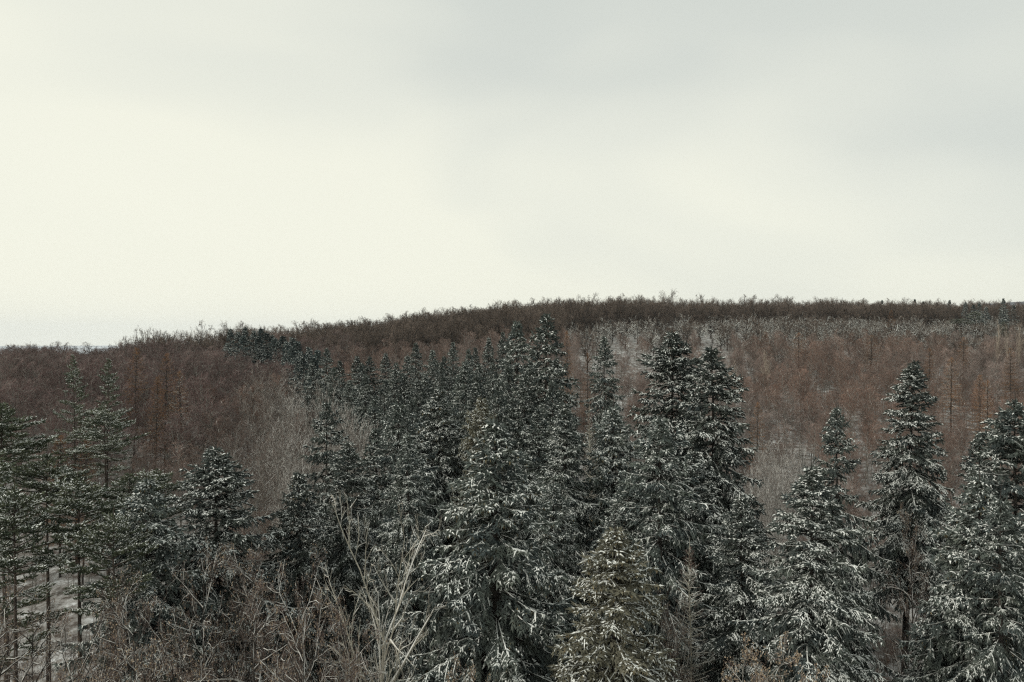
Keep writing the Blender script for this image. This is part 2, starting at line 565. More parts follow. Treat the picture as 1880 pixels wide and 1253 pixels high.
    trunk.tubes(np.array([[[TP[-1, 0], TP[-1, 1], H - 0.5], [TP[-1, 0] + 0.02, TP[-1, 1], H + 0.2], [TP[-1, 0] + 0.06, TP[-1, 1], H + 0.8]]]), np.array([[0.03, 0.02, 0.008]]), 4)
    lead = np.tile(np.array([[0, 0, H - 0.3]]), (9, 1)) + np.stack([np.full(9, TP[-1, 0]), np.full(9, TP[-1, 1]), np.linspace(-0.9, 0.2, 9)], -1)
    crown.shoots(lead, np.tile([[0, 0, 1.]], (9, 1)) + rng.normal(0, 0.4, (9, 3)), np.full(9, 0.4), np.full(9, 0.06), rng, 0)
    if snow > 0:
        # snow on laterals: thin ridges lying on them
        sb = s
        kp = rng.random(len(ll)) < snow * (0.12 + 0.95 * sb) * load[bi] * patch(LP[:, 1])
        a = LP[kp].copy()
        a[:, :, 2] += 0.028
        w = snow_w * rng.uniform(0.5, 1.1, (kp.sum(), 1)) * np.array([[0.8, 1.0, 0.8, 0.25]])
        sn.tubes(a[:, ::1], w, 3)
        # and on single shoots
        kp = rng.random(len(li)) < snow * load[bi[li]] * patch(q0) * np.clip(1.5 * s[li] - 0.15, 0.08, 1) * np.clip(1.0 - 0.3 * np.abs(dd[:, 2]), 0.3, 1)
        b = q0[kp] + dd[kp] * (L[kp] * 0.12)[:, None]
        b[:, 2] += W[kp] * 0.75
        hs = unit(np.cross(dd[kp], np.array([0, 0, 1.])) + rng.normal(0, 0.25, (kp.sum(), 3)))
        d3 = dd[kp].copy()
        b = b + d3 * (L[kp] * rng.uniform(0, 0.35, kp.sum()))[:, None]
        sn.shoots(b, d3, L[kp] * rng.uniform(0.4, 0.75, kp.sum()), W[kp] * rng.uniform(0.38, 0.82, kp.sum()), rng)
    if cones:
        tt = rng.random(len(li))
        ok = np.where((tt < cones * np.clip(1.15 - u[bi[li]] * 2.0, 0.12, 1)) & (s[li] > 0.45))[0]
        cn.shoots(q0[ok], np.tile([[0, 0, -1.]], (len(ok), 1)) + rng.normal(0, 0.15, (len(ok), 3)), rng.uniform(0.16, 0.26, len(ok)), np.full(len(ok), 0.042), rng)
    r = {'trunk': (trunk, [M[bark]]), 'crown': (crown, [M[needles], M[bark]])}
    if snow > 0:
        r['snow'] = (sn, [M[snow_mat]])
    if cones:
        r['cones'] = (cn, [M['cones']])
    return finish(tag, r), H, R


# ------------------------------------------------------------------ broadleaved trees
def bare_tree(seed, H=14., trunk_frac=0.75, trunk_r=0.16, levels=((12, 0.25, 38, 0.42), (7, 0.2, 40, 0.42), (6, 0.15, 40, 0.45), (3, 0.1, 38, 0.6)),
              wob=0.10, up=0.25, tubes=2, twig_w=0.022, bark='bark_beech', twig='twig_beech', snow=(0, 0, 0, 0), snow_w=0.6, leaves=0,
              tag='beech', len0=None, crown_shape=0.5, snow_mat='frost', bare_bottom=True, multi=1, sides0=6, dome=0.0):
    """levels: (children per parent, first position, angle, length ratio)"""
    rng = np.random.default_rng(seed)
    trunk, crown, sn, lf = Geo(), Geo(), Geo(), Geo()
    n = 10
    TH = H * trunk_frac
    zz = np.linspace(0, 1, n)
    P = []
    for q in range(multi):
        w = np.cumsum(rng.normal(0, wob * TH / n * 0.6, (n, 2)), 0)
        w -= w[0]
        lean = rng.normal(0, 0.03 if multi == 1 else 0.16, 2) * TH
        P.append(np.stack([w[:, 0] + lean[0] * zz ** 1.3, w[:, 1] + lean[1] * zz ** 1.3, zz * TH * (1 if q == 0 else rng.uniform(0.75, 1))], -1))
    P = np.array(P)
    rad = np.tile(trunk_r * (1 - 0.85 * zz)[None], (multi, 1))
    trunk.tubes(P, rad, sides0)
    Lp = np.full(multi, TH)
    r_par = np.full(multi, trunk_r)
    for lv, (cnt, s0, ang, ratio) in enumerate(levels):
        B = len(P)
        bi = np.repeat(np.arange(B), cnt)
        s = s0 + (1 - s0) * (np.tile(np.arange(cnt), B) + rng.uniform(0, 1, len(bi))) / cnt
        p0, tg = interp_curve(P[bi], s)
        perp = unit(np.cross(tg, rng.normal(size=(len(bi), 3))))
        a = np.radians(ang * rng.uniform(0.65, 1.3, len(bi)))[:, None]
        if lv == 0:
            # lower limbs longer and flatter, upper ones steep
            L = Lp[bi] * ratio * (1.12 - crown_shape * s ** 1.5) * rng.uniform(0.75, 1.2, len(bi))
            g = (np.arange(len(bi)) * 2.39996 + rng.normal(0, 0.3, len(bi)))
            perp = np.stack([np.cos(g), np.sin(g), 0 * g], -1)
            a = a * (1.35 - 0.7 * s)[:, None]
        else:
            L = Lp[bi] * ratio * (1.1 - 0.55 * s) * rng.uniform(0.6, 1.25, len(bi))
        d0 = unit(tg * np.cos(a) + perp * np.sin(a))
        ns = 7 if lv == 0 else (5 if lv == 1 else 4)
        is_tube = lv < tubes
        if not is_tube:
            ns = 3
        pts = [p0]
        d = d0
        for q in range(ns - 1):
            d = d + rng.normal(0, wob * (1.3 if lv else 1.0), d.shape)
            d[:, 2] += up * (0.35 if q else 0.1)
            d = unit(d)
            pts.append(pts[-1] + d * (L / (ns - 1))[:, None])
        Q = np.stack(pts, 1)
        if is_tube:
            r0 = np.clip(r_par[bi] * (1 - 0.75 * s) * 0.72, 0.014, None)
            sp = np.linspace(0, 1, ns)
            rr = r0[:, None] * (1 - 0.8 * sp)[None] + 0.004
            crown.tubes(Q, rr, 4 if lv == 0 else 3, 1)
        else:
            r0 = np.full(len(bi), twig_w)
            sd = rng.normal(size=(len(bi), 3))
            crown.blades(Q[:, 0], Q[:, 1] - Q[:, 0], L * 0.62, np.full(len(bi), twig_w), sd, 0)
            crown.blades(Q[:, 1] - 0.1 * (Q[:, 1] - Q[:, 0]), Q[:, 2] - Q[:, 1], L * 0.55, np.full(len(bi), twig_w * 0.75), sd, 0)
        if lv < len(snow) and snow[lv] > 0:
            flat = 1 - np.abs(unit(Q[:, -1] - Q[:, 0])[:, 2])
            kp = rng.random(len(bi)) < snow[lv] * np.clip(0.35 + 1.1 * flat, 0, 1)
            if is_tube:
                A = Q[kp].copy()
                w = (r0[kp][:, None] * (1 - 0.7 * sp)[None] + 0.006) * snow_w * rng.uniform(0.6, 1.2, (kp.sum(), ns))
                A[:, :, 2] += rr[kp] * 0.75 + w * 0.4
                sn.tubes(A, w, 3)
            else:
                A = Q[kp]
                w = np.full(kp.sum(), twig_w * snow_w * 1.3)
                hs = unit(np.cross(A[:, 1] - A[:, 0], np.array([0, 0, 1.])) + 1e-6)
                up_ = np.array([0, 0, twig_w * 0.7])
                sn.blades(A[:, 0] + up_, A[:, 1] - A[:, 0], L[kp] * 0.6, w, hs)
                sn.blades(A[:, 1] + up_, A[:, 2] - A[:, 1], L[kp] * 0.5, w * 0.8, hs)
        P, Lp, r_par = Q, L, r0
    if leaves:
        kp = np.where(rng.random(len(P)) < leaves)[0]
        b = P[kp, -1] + rng.normal(0, 0.02, (len(kp), 3))
        a = unit(rng.normal(size=(len(kp), 3))) * rng.uniform(0.03, 0.055, (len(kp), 1))
        c = unit(np.cross(a, rng.normal(size=(len(kp), 3)))) * rng.uniform(0.02, 0.035, (len(kp), 1))
        V = np.stack([b - a, b + c, b + a, b - c], 1).reshape(-1, 3)
        lf.quads(V, np.arange(len(V)).reshape(-1, 4))
    if dome:
        # bring stray tips back to a rounded crown
        Rm = np.percentile(np.hypot(P[:, -1, 0], P[:, -1, 1]), 95)
        Hm = np.percentile(P[:, -1, 2], 99)

        def fold(V):
            rho = np.clip(np.hypot(V[:, 0], V[:, 1]) / (Rm * 1.15), 0, 1)
            lim = Hm * (0.60 + dome * np.sqrt(1 - rho ** 2)) * (1 + 0.04 * np.sin(V[:, 0] * 1.7 + seed) + 0.04 * np.sin(V[:, 1] * 1.9))
            over = np.maximum(V[:, 2] - lim, 0)
            V[:, 2] -= over * 0.72
        for gg in (crown, sn, lf):
            for v_ in gg.V:
                fold(v_)
        e_ = P[:, -1].copy()
        fold(e_)
        P = P.copy()
        P[:, -1] = e_
    R = float(np.percentile(np.hypot(P[:, -1, 0], P[:, -1, 1]), 96))
    Ht = float(np.percentile(P[:, -1, 2], 99.7))
    r = {'trunk': (trunk, [M[bark]]), 'crown': (crown, [M[twig], M[bark]])}
    if any(snow):
        r['snow'] = (sn, [M[snow_mat]])
    if leaves:
        r['leaves'] = (lf, [M['dead_leaf']])
    return finish(tag, r), Ht, R


# ------------------------------------------------------------------ the kinds
SPRUCE_NEAR = [conifer(11, top_pow=0.72), conifer(12, top_pow=0.75, hang=0.9, e_low=-26, tip_up=44, snow=1.1, cones=0.16), conifer(13, top_pow=0.68, R=3.4, nbr=6.2, hang=0.55, snow=1.4, irregular=0.22),
               conifer(14, top_pow=0.7, R=3.5, hang=0.8, snow=1.1, needles='needles_olive', cones=0.40, irregular=0.2),
               conifer(15, top_pow=0.8, R=3.6, gaps=0.14, irregular=0.5, snow=0.8, hang=1.0, dz=0.58), conifer(17, top_pow=0.68, R=3.4, nbr=6.2, hang=0.55, snow=1.4, irregular=0.2, crown_from=0.40), conifer(16, top_pow=0.62, R=3.7, gaps=0.06, irregular=0.32, snow=1.15, e_low=-34, tip_up=46)]
SPRUCE_MID = [conifer(21 + i, dz=0.50, nbr=5.5, lat_step=0.34, shoot_step=0.19, sh_len=0.36, sh_w=0.088, snow=1.0 + 0.08 * i, snow_w=0.042, snow_line=0.045,
                      hang=0.6 + 0.1 * i, e_low=-24 - 3 * i, top_pow=0.8, full_at=0.42) for i in range(3)]
SPRUCE_FAR = [conifer(31 + i, H=18., R=2.6, dz=0.6, nbr=5.5, lat_step=0.42, shoot_step=0.28, sh_len=0.44, sh_w=0.115, snow=0.95, snow_w=0.05, snow_line=0.05,
                      needles='needles_far', hang=0.4, e_mid=-6, e_low=-16, top_pow=0.95, full_at=0.5) for i in range(3)]
PINE = [conifer(41 + i, H=24., R=3.3, crown_from=(0.40, 0.80, 0.76)[i], full_at=(0.42, 0.12, 0.15)[i], dz=(0.72, 0.5, 0.55)[i], nbr=6.0, e_top=(36, 26, 30)[i], e_mid=8, e_low=-4, droop=4, tip_up=14, hang=0.05, lat_step=0.20,
                lat_len=0.42, shoot_step=0.14, sh_len=0.30, sh_w=0.062, shoots_up=0.5, snow=1.2, snow_w=0.03, irregular=0.32, needles='pine_needles',
                bark='bark_pine', trunk_r=0.22, gaps=0.30, inner=0.7, tag='pine', snow_line=0.025) for i in range(3)]
LARCH = [conifer(51 + i, H=20., R=2.9, crown_from=0.25, full_at=0.6, dz=0.42, nbr=5, e_top=40, e_mid=6, e_low=-6, droop=10, tip_up=26, hang=0.35, lat_step=0.26,
                 lat_len=0.34, shoot_step=0.15, sh_len=0.34, sh_w=0.014, snow=(0.0, 0.0, 0.3)[i] , snow_w=0.012, snow_line=0.035, needles='twig_larch', bark='bark_dark',
                 trunk_r=0.15, twig_only=True, inner=0.12, tag='larch', snow_mat='frost') for i in range(3)]
BEECH = [bare_tree(61 + i, H=15., trunk_frac=0.66, trunk_r=0.15, levels=((15, 0.42, 50, 0.54), (9, 0.15, 46, 0.44), (8, 0.15, 48, 0.47), (7, 0.1, 50, 0.55)),
                   wob=0.11, up=0.12, twig_w=0.017, tag='beech', dome=0.26) for i in range(3)]
YOUNG = [bare_tree(71 + i, H=11., trunk_frac=0.80, trunk_r=0.085, levels=((18, 0.48, 44, 0.36), (8, 0.12, 42, 0.50), (6, 0.1, 44, 0.52), (5, 0.1, 46, 0.55)), wob=0.09, up=0.22,
                   tubes=1, twig_w=0.012, twig='twig_young', tag='young_beech', snow=((0, 0, 0, 0), (0.35, 0.08, 0, 0), (0.5, 0.18, 0, 0))[i], snow_w=1.0, sides0=5, dome=0.32)
         for i in range(3)]
FROSTED = [bare_tree(81 + i, H=18., trunk_frac=0.72, trunk_r=0.10, levels=((20, 0.25, 50, 0.40), (9, 0.12, 34, 0.46), (7, 0.1, 34, 0.48), (4, 0.1, 32, 0.5)), wob=0.07, up=0.16,
                     tubes=2, twig_w=0.014, twig='twig_near', tag='frosted_beech', snow=((1.3, 1.2, 0.9, 0.65), (1.3, 1.2, 0.8, 0.5), (0.6, 0.4, 0.2, 0.06))[i], snow_w=1.0, sides0=5) for i in range(3)]
OAK = [bare_tree(91 + i, H=14., trunk_frac=0.42, trunk_r=0.30, levels=((12, 0.25, 58, 0.95), (9, 0.22, 48, 0.44), (8, 0.12, 44, 0.48), (7, 0.1, 42, 0.5)),
                 wob=0.20, up=0.06, twig_w=0.024, twig='twig_oak', bark='bark_dark', tag='oak', crown_shape=0.25, dome=0.26) for i in range(3)]
OAK_SNOWY = [bare_tree((96, 97, 198, 199)[i], H=13., trunk_frac=0.40, trunk_r=0.40, levels=((10, 0.35, 62, 1.0), (7, 0.2, 48, 0.50), (7, 0.12, 42, 0.46), (5, 0.1, 40, 0.5)),
                       wob=0.24, up=0.14, twig_w=0.022, twig='twig_oak', bark='bark_dark', tag='snowy_oak', crown_shape=0.2, snow=((1.0, 0.9, 0.4, 0.1), (0.8, 0.6, 0.3, 0.1), (1.0, 0.8, 0.5, 0.2), (0.6, 0.5, 0.2, 0.1))[i], snow_w=1.0,
                       snow_mat='snow_tree') for i in range(4)]
BIRCH = [bare_tree(101 + i, H=15., trunk_frac=0.85, trunk_r=0.24, levels=((11, 0.4, 26, 0.34), (7, 0.15, 34, 0.42), (6, 0.1, 38, 0.5)), wob=0.10, up=0.15, tubes=2,
                   twig_w=0.014, twig='twig_oak', bark='bark_birch', tag='birch', multi=1 + i) for i in range(2)]
BIG_BARE = [bare_tree(111, H=23., trunk_frac=0.62, trunk_r=0.32, levels=((19, 0.22, 54, 0.45), (8, 0.2, 42, 0.46), (6, 0.15, 42, 0.44), (4, 0.1, 42, 0.45)), wob=0.11, up=0.13,
                      tubes=3, twig_w=0.011, twig='twig_near', bark='bark_light', tag='pale_tree', snow=(1.0, 0.7, 0.45, 0.25), snow_w=0.9, crown_shape=0.15, snow_mat='frost')]
THICKET = [bare_tree(121 + i, H=20., trunk_frac=0.72, trunk_r=0.17, levels=((22, 0.32, 60, 0.29), (9, 0.15, 46, 0.46), (8, 0.12, 48, 0.48), (8, 0.1, 52, 0.5)), wob=0.16, up=0.03,
                     tubes=2, twig_w=0.0085, twig='twig_near', bark='bark_dark', tag='thicket_tree', snow=(0.9, 0.7, 0.35, 0.08), snow_w=0.8, leaves=0.10, multi=1 + i)
           for i in range(2)]
LEAFY = [bare_tree(131, H=18., trunk_frac=0.7, trunk_r=0.14, levels=((20, 0.35, 54, 0.30), (9, 0.15, 46, 0.46), (8, 0.12, 46, 0.46), (6, 0.1, 46, 0.5)), wob=0.13, up=0.10,
                   tubes=2, twig_w=0.009, twig='twig_near', bark='bark_beech', tag='leafy_beech', snow=(0.6, 0.4, 0.15, 0.0), leaves=0.75)]
YLARCH = [conifer(141, H=21., R=2.0, crown_from=0.12, full_at=0.7, dz=0.34, nbr=5, e_top=45, e_mid=18, e_low=0, droop=6, tip_up=20, hang=0.15, lat_step=0.22, lat_len=0.28,
                  shoot_step=0.18, sh_len=0.26, sh_w=0.009, snow=0.45, snow_w=0.010, snow_line=0.022, needles='twig_near', bark='bark_light', trunk_r=0.10,
                  twig_only=True, inner=0.1, tag='young_larch', snow_mat='frost')]
print('unique triangles', TRI)

# ------------------------------------------------------------------ placing
rng = np.random.default_rng(7)
PLACED = []                                           # (x, y, r) for spacing


def plant(name, cat, label, meshes, x, y, h, r, rot, group=None, sink=0.15, z=None, part_label=None):
    ms, H0, R0 = meshes
    zb = float(terrain(x, y)) - sink if z is None else z
    e = bpy.data.objects.new(name, None)
    COL.objects.link(e)
    e.empty_display_size = 0.5
    e.location = (x, y, zb)
    e.rotation_euler = (float(rng.normal(0, 0.012)), float(rng.normal(0, 0.012)), rot)
    e.scale = (r / R0, r / R0, h / H0)
    e['label'] = label
    e['category'] = cat
    if group:
        e['group'] = group
    for k, me in ms.items():
        c = bpy.data.objects.new(k, me)
        if k in ('snow', 'leaves', 'cones'):
            c['kind'] = 'stuff'
        COL.objects.link(c)
        c.parent = e
    return e


def at(px, Y):
    return (px - CX) / FPX * Y


def hero(name, cat, label, meshes, px, py, Y, r, group=None, rot=None, h=None):
    """a tree whose tip stands at photo pixel (px, py) at depth Y"""
    x = at(px, Y)
    zt = CAMZ - (py - HY) / FPX * Y
    hh = zt - float(terrain(x, Y)) + 0.15 if h is None else h
    PLACED.append((x, Y, r))
    return plant(name, cat, label, meshes, x, Y, hh, r, rng.uniform(0, 6.28) if rot is None else rot, group)


SN, SM, SF = SPRUCE_NEAR, SPRUCE_MID, SPRUCE_FAR
H_SPRUCE = [
    (905, 775, 42, 3.9, SN[1], 'huge snow-draped spruce in the centre foreground with long sagging boughs and olive top'),
    (1130, 972, 38, 3.4, SN[3], 'low golden brown cone-laden spruce in front of the dark spruce crowns'),
    (1474, 858, 42, 2.95, SN[2], 'broad snowy spruce between the slim pale spruce and the narrow snowy gap'),
    (1376, 915, 47, 2.5, SN[2], 'small pale bluish snow-crusted spruce with rounded tip right of the golden brown spruce'),
    (1545, 750, 60, 2.5, SN[4], 'slim dark spruce rising behind the broad snowy one beside the snowy gap'),
    (1660, 665, 65, 3.2, SN[5], 'solitary snow-crusted conical spruce standing clear against the brown wood'),
    (1775, 880, 43, 3.15, SN[1], 'large drooping spruce in the right foreground with a snowy gap beside it'),
    (1880, 740, 49, 3.6, SN[6], 'tall pale spruce cut off by the right edge of the view'),
    (1812, 800, 53, 2.3, SN[0], 'narrow frosted spruce tip just in front of the tree at the right edge'),
    (1305, 640, 66, 3.9, SN[0], 'tall dark spruce whose boughs sweep out to the right over brown wood'),
    (1226, 612, 72, 4.1, SN[6], 'tallest broad spruce of the central pair, left of the one with sweeping boughs'),
    (1110, 620, 112, 2.6, SM[0], 'slender free-standing spruce in front of the far snowy clearing'),
    (1216, 768, 51, 3.3, SN[4], 'full spruce with frosted sprays directly below the tall central pair'),
    (1128, 748, 60, 3.2, SN[1], 'broad frosted spruce beneath the slender free-standing one'),
    (1000, 580, 86, 3.5, SM[1], 'tallest spruce of the middle stand with layered snowy boughs and pointed tip'),
    (945, 592, 93, 3.2, SM[2], 'tall spruce close on the left of the tallest in the middle stand'),
    (1036, 742, 60, 2.7, SN[2], 'narrow spruce right behind the huge centre foreground spruce'),
    (982, 752, 67, 2.8, SN[0], 'spruce crown wedged between two others above the huge centre spruce'),
    (805, 712, 70, 3.3, SN[1], 'dark spruce with open black hollows left of the huge centre spruce'),
    (738, 742, 62, 3.2, SN[4], 'wide spruce at the left side of the middle stand above the pale bare tree'),
    (885, 732, 66, 2.6, SN[3], 'olive tinted spruce just behind the tip of the huge centre spruce'),
    (757, 800, 53, 2.3, SN[2], 'small speckled spruce in front of the wide one at the left of the stand'),
    (606, 738, 64, 2.4, SN[4], 'dark narrow-tipped spruce rising beside the frosted beech slope'),
    (640, 815, 57, 2.7, SN[2], 'pale frosted spruce tucked against the right of the dark narrow-tipped one'),
    (552, 868, 54, 2.7, SN[1], 'spruce at the foot of the frosted beech slope with dark lower boughs'),
    (396, 826, 51, 3.8, SN[6], 'broad black-hearted spruce with frosted shoulders in the left foreground'),
    (268, 880, 47, 3.5, SN[1], 'dark squat spruce between the pines and the broad black-hearted one'),
    (852, 668, 92, 2.6, SM[0], 'frosted spruce in the second row behind the olive tinted one'),
    (690, 790, 68, 2.6, SM[1], 'half hidden spruce filling the gap left of the small speckled one'),
    (1345, 1000, 60, 3.0, SN[0], 'deep green spruce showing between the golden brown and the bluish one'),
    (1160, 880, 55, 3.0, SN[0], 'shaded spruce just behind the golden brown cone-laden one'),
    (1020, 890, 54, 2.6, SN[1], 'dark spruce column in the shade right of the huge centre spruce'),
    (1270, 830, 57, 3.0, SN[2], 'speckled spruce under the sweeping boughs of the tall dark one'),
    (1850, 920, 40, 2.6, SN[4], 'dark drooping spruce low in the right corner'),
    (1735, 1090, 44, 1.9, SN[1], 'low young spruce at the edge of the narrow snowy gap'),
]
for px, py, Y, r, ms, lab in H_SPRUCE:
    hero('spruce_tree', 'spruce', lab, ms, px, py, Y, r * 1.33)

# the middle belt of smaller spruces, each placed by its tip
BELT = [(545, 628, 168), (565, 640, 150), (596, 640, 132), (652, 655, 124), (626, 664, 130), (682, 655, 124), (702, 650, 134), (727, 668, 116), (766, 630, 128),
        (790, 645, 122), (832, 630, 132), (857, 642, 122), (897, 622, 124), (922, 612, 128), (668, 690, 108), (640, 700, 112), (705, 700, 104), (742, 690, 108),
        (780, 690, 100), (815, 672, 106), (838, 690, 96), (875, 672, 104), (905, 668, 98), (930, 672, 90), (958, 690, 84), (725, 725, 92), (760, 735, 84),
        (770, 700, 96), (690, 735, 98), (820, 655, 114), (745, 655, 122), (870, 640, 128), (612, 675, 122), (580, 668, 134), (1030, 660, 98), (980, 640, 102),
        (865, 705, 86), (925, 705, 80), (1010, 700, 80), (520, 618, 196), (532, 632, 182), (660, 668, 118), (718, 680, 108), (795, 664, 114), (880, 690, 92)]
BELT += [(505, 622, 200), (512, 628, 190), (526, 629, 180), (539, 637, 170), (553, 648, 150), (498, 617, 206), (576, 656, 138), (562, 651, 145), (540, 622, 185), (574, 644, 142)]
for i, (px, py, Y) in enumerate(BELT):
    ms = (SM if Y < 135 else SF)[i % 3]
    where = ('on the slanting left rim of the middle stand' if px < 640 else
             'in the back left part of the middle stand' if px < 760 else
             'in the back row of the middle stand' if py < 665 and px < 940 else
             'in the crowd behind the huge foreground spruce' if px < 940 else
             'at the foot of the two tallest spruces of the middle stand')
    hero('spruce_tree', 'spruce', 'small snow dusted spruce ' + where, ms, px + rng.uniform(-3, 3), py, Y,
         rng.uniform(2.4, 3.1), 'young spruces ' + where)
FARSP = [(424, 606, 214), (436, 611, 208), (452, 603, 213), (466, 609, 210), (480, 604, 212), (492, 612, 206), (444, 617, 200), (474, 618, 198)]
for px, py, Y in FARSP:
    hero('spruce_tree', 'spruce', 'little bluish spruce in the small clump poking out of the brown ridge wood', SF[int(px) % 3], px, py, Y, 2.8, 'little spruces in the ridge clump')
RIDGESP = [(1585, 552, 470), (1602, 554, 460), (1618, 548, 470), (1680, 546, 450), (1695, 550, 455), (1720, 552, 440), (1742, 548, 430), (1772, 552, 400),
           (1788, 556, 380), (1798, 552, 385), (1810, 560, 400), (1843, 545, 380), (1862, 556, 400), (1650, 556, 470)]
for px, py, Y in RIDGESP:
    py += 4
    hero('spruce_tree', 'spruce', 'tiny dark spruce tip breaking the right part of the ridge skyline', SF[int(px) % 3], px, py, Y, 2.5, 'dark spruces along the right ridge skyline')
for px, py, Y, r, lab in [(1765, 585, 330, 4.2, 'pale blue-green pine clump on the far ridge slope at the right'), (1790, 572, 335, 3.2, 'dark pointed pine beside the pale blue-green one on the far slope'),
                          (1842, 590, 330, 3.0, 'frosted pine near the right end of the far ridge slope')]:
    hero('pine_tree', 'pine', lab, PINE[int(px) % 3], px, py, Y, r)

for px, py, Y, r, k, lab in [
    (140, 655, 92, 2.4, 0, 'layered snowy pine rising against the brown wood, left one of a pair'),
    (192, 662, 96, 2.5, 0, 'layered snowy pine rising against the brown wood, right one of a pair'),
    (200, 752, 82, 3.0, 2, 'shorter pine with snowy tiers below the tall pair'),
    (12, 742, 62, 3.4, 1, 'pine with bare trunk at the left edge, snowy boughs reaching right'),
    (-40, 800, 50, 3.6, 0, 'large pine mostly outside the left edge'),
    (88, 838, 58, 3.2, 1, 'frosted pine with a long bare trunk above the snowy patch on the left'),
    (150, 880, 50, 3.3, 2, 'bushy pine with two dark trunks below it over snow'),
    (232, 872, 62, 3.0, 1, 'grey-green pine behind the squat dark spruce'),
    (300, 862, 66, 2.8, 2, 'grey-green pine between the squat spruce and the broad black-hearted one'),
    (30, 900, 47, 3.0, 2, 'dense dark pine in the left foreground near the edge'),
    (205, 950, 44, 2.6, 2, 'frosted low pine in front of the squat dark spruce'),
]:
    hero('pine_tree', 'pine', lab, PINE[k], px, py, Y, r)

for px, py, Y, r, k, lab in [
    (244, 640, 128, 2.8, 0, 'orange brown larch just right of the snowy pine pair'),
    (302, 650, 124, 2.6, 1, 'tall thin larch with a dark bare trunk in the left wood'),
    (284, 694, 112, 2.5, 0, 'small orange larch below and left of the tall thin one'),
    (336, 682, 120, 2.4, 2, 'larch with a few frosted boughs in the left wood'),
    (110, 800, 90, 2.6, 1, 'rusty larch with snow behind it beside the left pines'),
    (150, 810, 84, 2.2, 0, 'rusty larch between the left pines'),
    (1043, 610, 150, 2.2, 0, 'thin orange larch just right of the tallest middle spruce'),
    (1075, 650, 140, 2.2, 1, 'brown larch behind the slender free-standing spruce'),
    (1467, 612, 240, 4.0, 2, 'wide flat-boughed larch in the middle of the brown wood'),
    (1405, 610, 250, 2.6, 1, 'slim brown larch left of the wide flat-boughed one'),
    (1598, 616, 230, 3.8, 2, 'wide larch with upcurved frosted boughs below the snowy oaks'),
    (1636, 570, 340, 2.8, 1, 'brown larch standing among the snowy oaks'),
    (1746, 658, 170, 3.4, 2, 'larch with long level frosted boughs right of the solitary spruce'),
    (1800, 690, 150, 2.6, 0, 'orange brown larch in the wood near the right edge'),
    (1855, 640, 180, 3.0, 1, 'orange brown larch close to the right edge below the birches'),
    (1768, 620, 230, 3.0, 0, 'orange larch in front of the far pine clump'),
    (1705, 640, 200, 2.6, 1, 'brown larch behind the solitary snow-crusted spruce'),
    (1390, 740, 130, 2.2, 0, 'low brown larch right beside the sweeping boughs'),
    (1815, 700, 130, 2.2, 2, 'frosted larch in the brown wood above the right foreground spruces'),
]:
    hero('larch_tree', 'larch', lab, LARCH[k], px, py, Y, r)
hero('larch_tree', 'larch', 'young bare larch with pale stem in the hollow beside the golden brown spruce', YLARCH[0], 1270, 1010, 46, 1.9)
hero('larch_tree', 'larch', 'young reddish larch squeezed between two spruce crowns below the slender spruce', YLARCH[0], 1085, 760, 72, 2.2)

for px, py, Y, r, k, lab in [
    (1412, 640, 200, 2.4, 1, 'pale forked birch in the brown wood left of the wide larch'),
    (1832, 582, 240, 1.5, 0, 'pale birch stem near the right edge, left one of three'),
    (1850, 592, 235, 1.4, 0, 'pale birch stem near the right edge, middle one of three'),
    (1869, 588, 238, 1.7, 1, 'pale forked birch near the right edge, right one of three'),
    (1348, 655, 190, 2.0, 0, 'thin pale birch behind the sweeping boughs of the tall dark spruce')]:
    hero('birch_tree', 'birch', lab, BIRCH[k], px, py, Y, r)

hero('pale_bare_tree', 'bare tree', 'large leafless tree with pale forking branches and frosted twigs left of the huge spruce', BIG_BARE[0], 690, 900, 40, 4.4)
for px, py, Y, r, k, lab in [
    (505, 990, 40, 3.6, 0, 'brown leafless tree with dark stem and frosted side limbs in the left foreground'),
    (580, 1045, 34, 3.0, 1, 'tangled leafless tree in front of the pale branching one'),
    (395, 1070, 36, 3.2, 1, 'bushy leafless tree below the broad black-hearted spruce'),
    (100, 1150, 31, 2.8, 1, 'leafless tree with fine frosted limbs over the lower snowy patch near the left edge'),
    (135, 1050, 37, 2.8, 1, 'leafless tree over the snowy patch beneath the left pines'),
    (60, 1090, 42, 2.6, 0, 'thin leafless tree among the bare pine trunks on the left'),
    (250, 1085, 34, 3.2, 0, 'leafless tree flecked with dead leaves below the squat dark spruce'),
    (20, 1000, 38, 3.3, 0, 'leafless tree with steep dark stems at the left edge'),
    (330, 1150, 30, 2.8, 0, 'leafless tree with arching frosted limbs low in the left foreground'),
    (700, 1150, 33, 2.2, 1, 'low frosted leafless tree at the foot of the pale branching one'),
    (460, 1180, 29, 2.6, 1, 'brown tangle of a leafless tree at the bottom edge left of centre'),
    (180, 1190, 29, 2.4, 0, 'leafless tree with pale limbs at the bottom left over snow'),
    (560, 1130, 31, 2.8, 0, 'leafless tree with thick frosted fork at the bottom left of the pale branching one'),
    (360, 1000, 43, 2.6, 0, 'brown leafless tree tip against the lower boughs of the broad black-hearted spruce'),
    (640, 1080, 36, 2.6, 0, 'leafless tree crossing in front of the trunk of the pale branching one'),
    (455, 1040, 45, 3.0, 1, 'brown leafless tree between the broad black-hearted spruce and the spruce at the slope foot'),
    (1300, 1080, 40, 2.4, 1, 'greyish leafless brush tree left of the leafy beech'),
    (1690, 925, 56, 1.9, 0, 'frosted leafless tree under the solitary snow-crusted spruce'),
    (1240, 1120, 44, 2.0, 1, 'frosted brush tree beside the young bare larch')]:
    hero('leafless_tree', 'bare tree', lab, THICKET[k], px, py, Y, r)
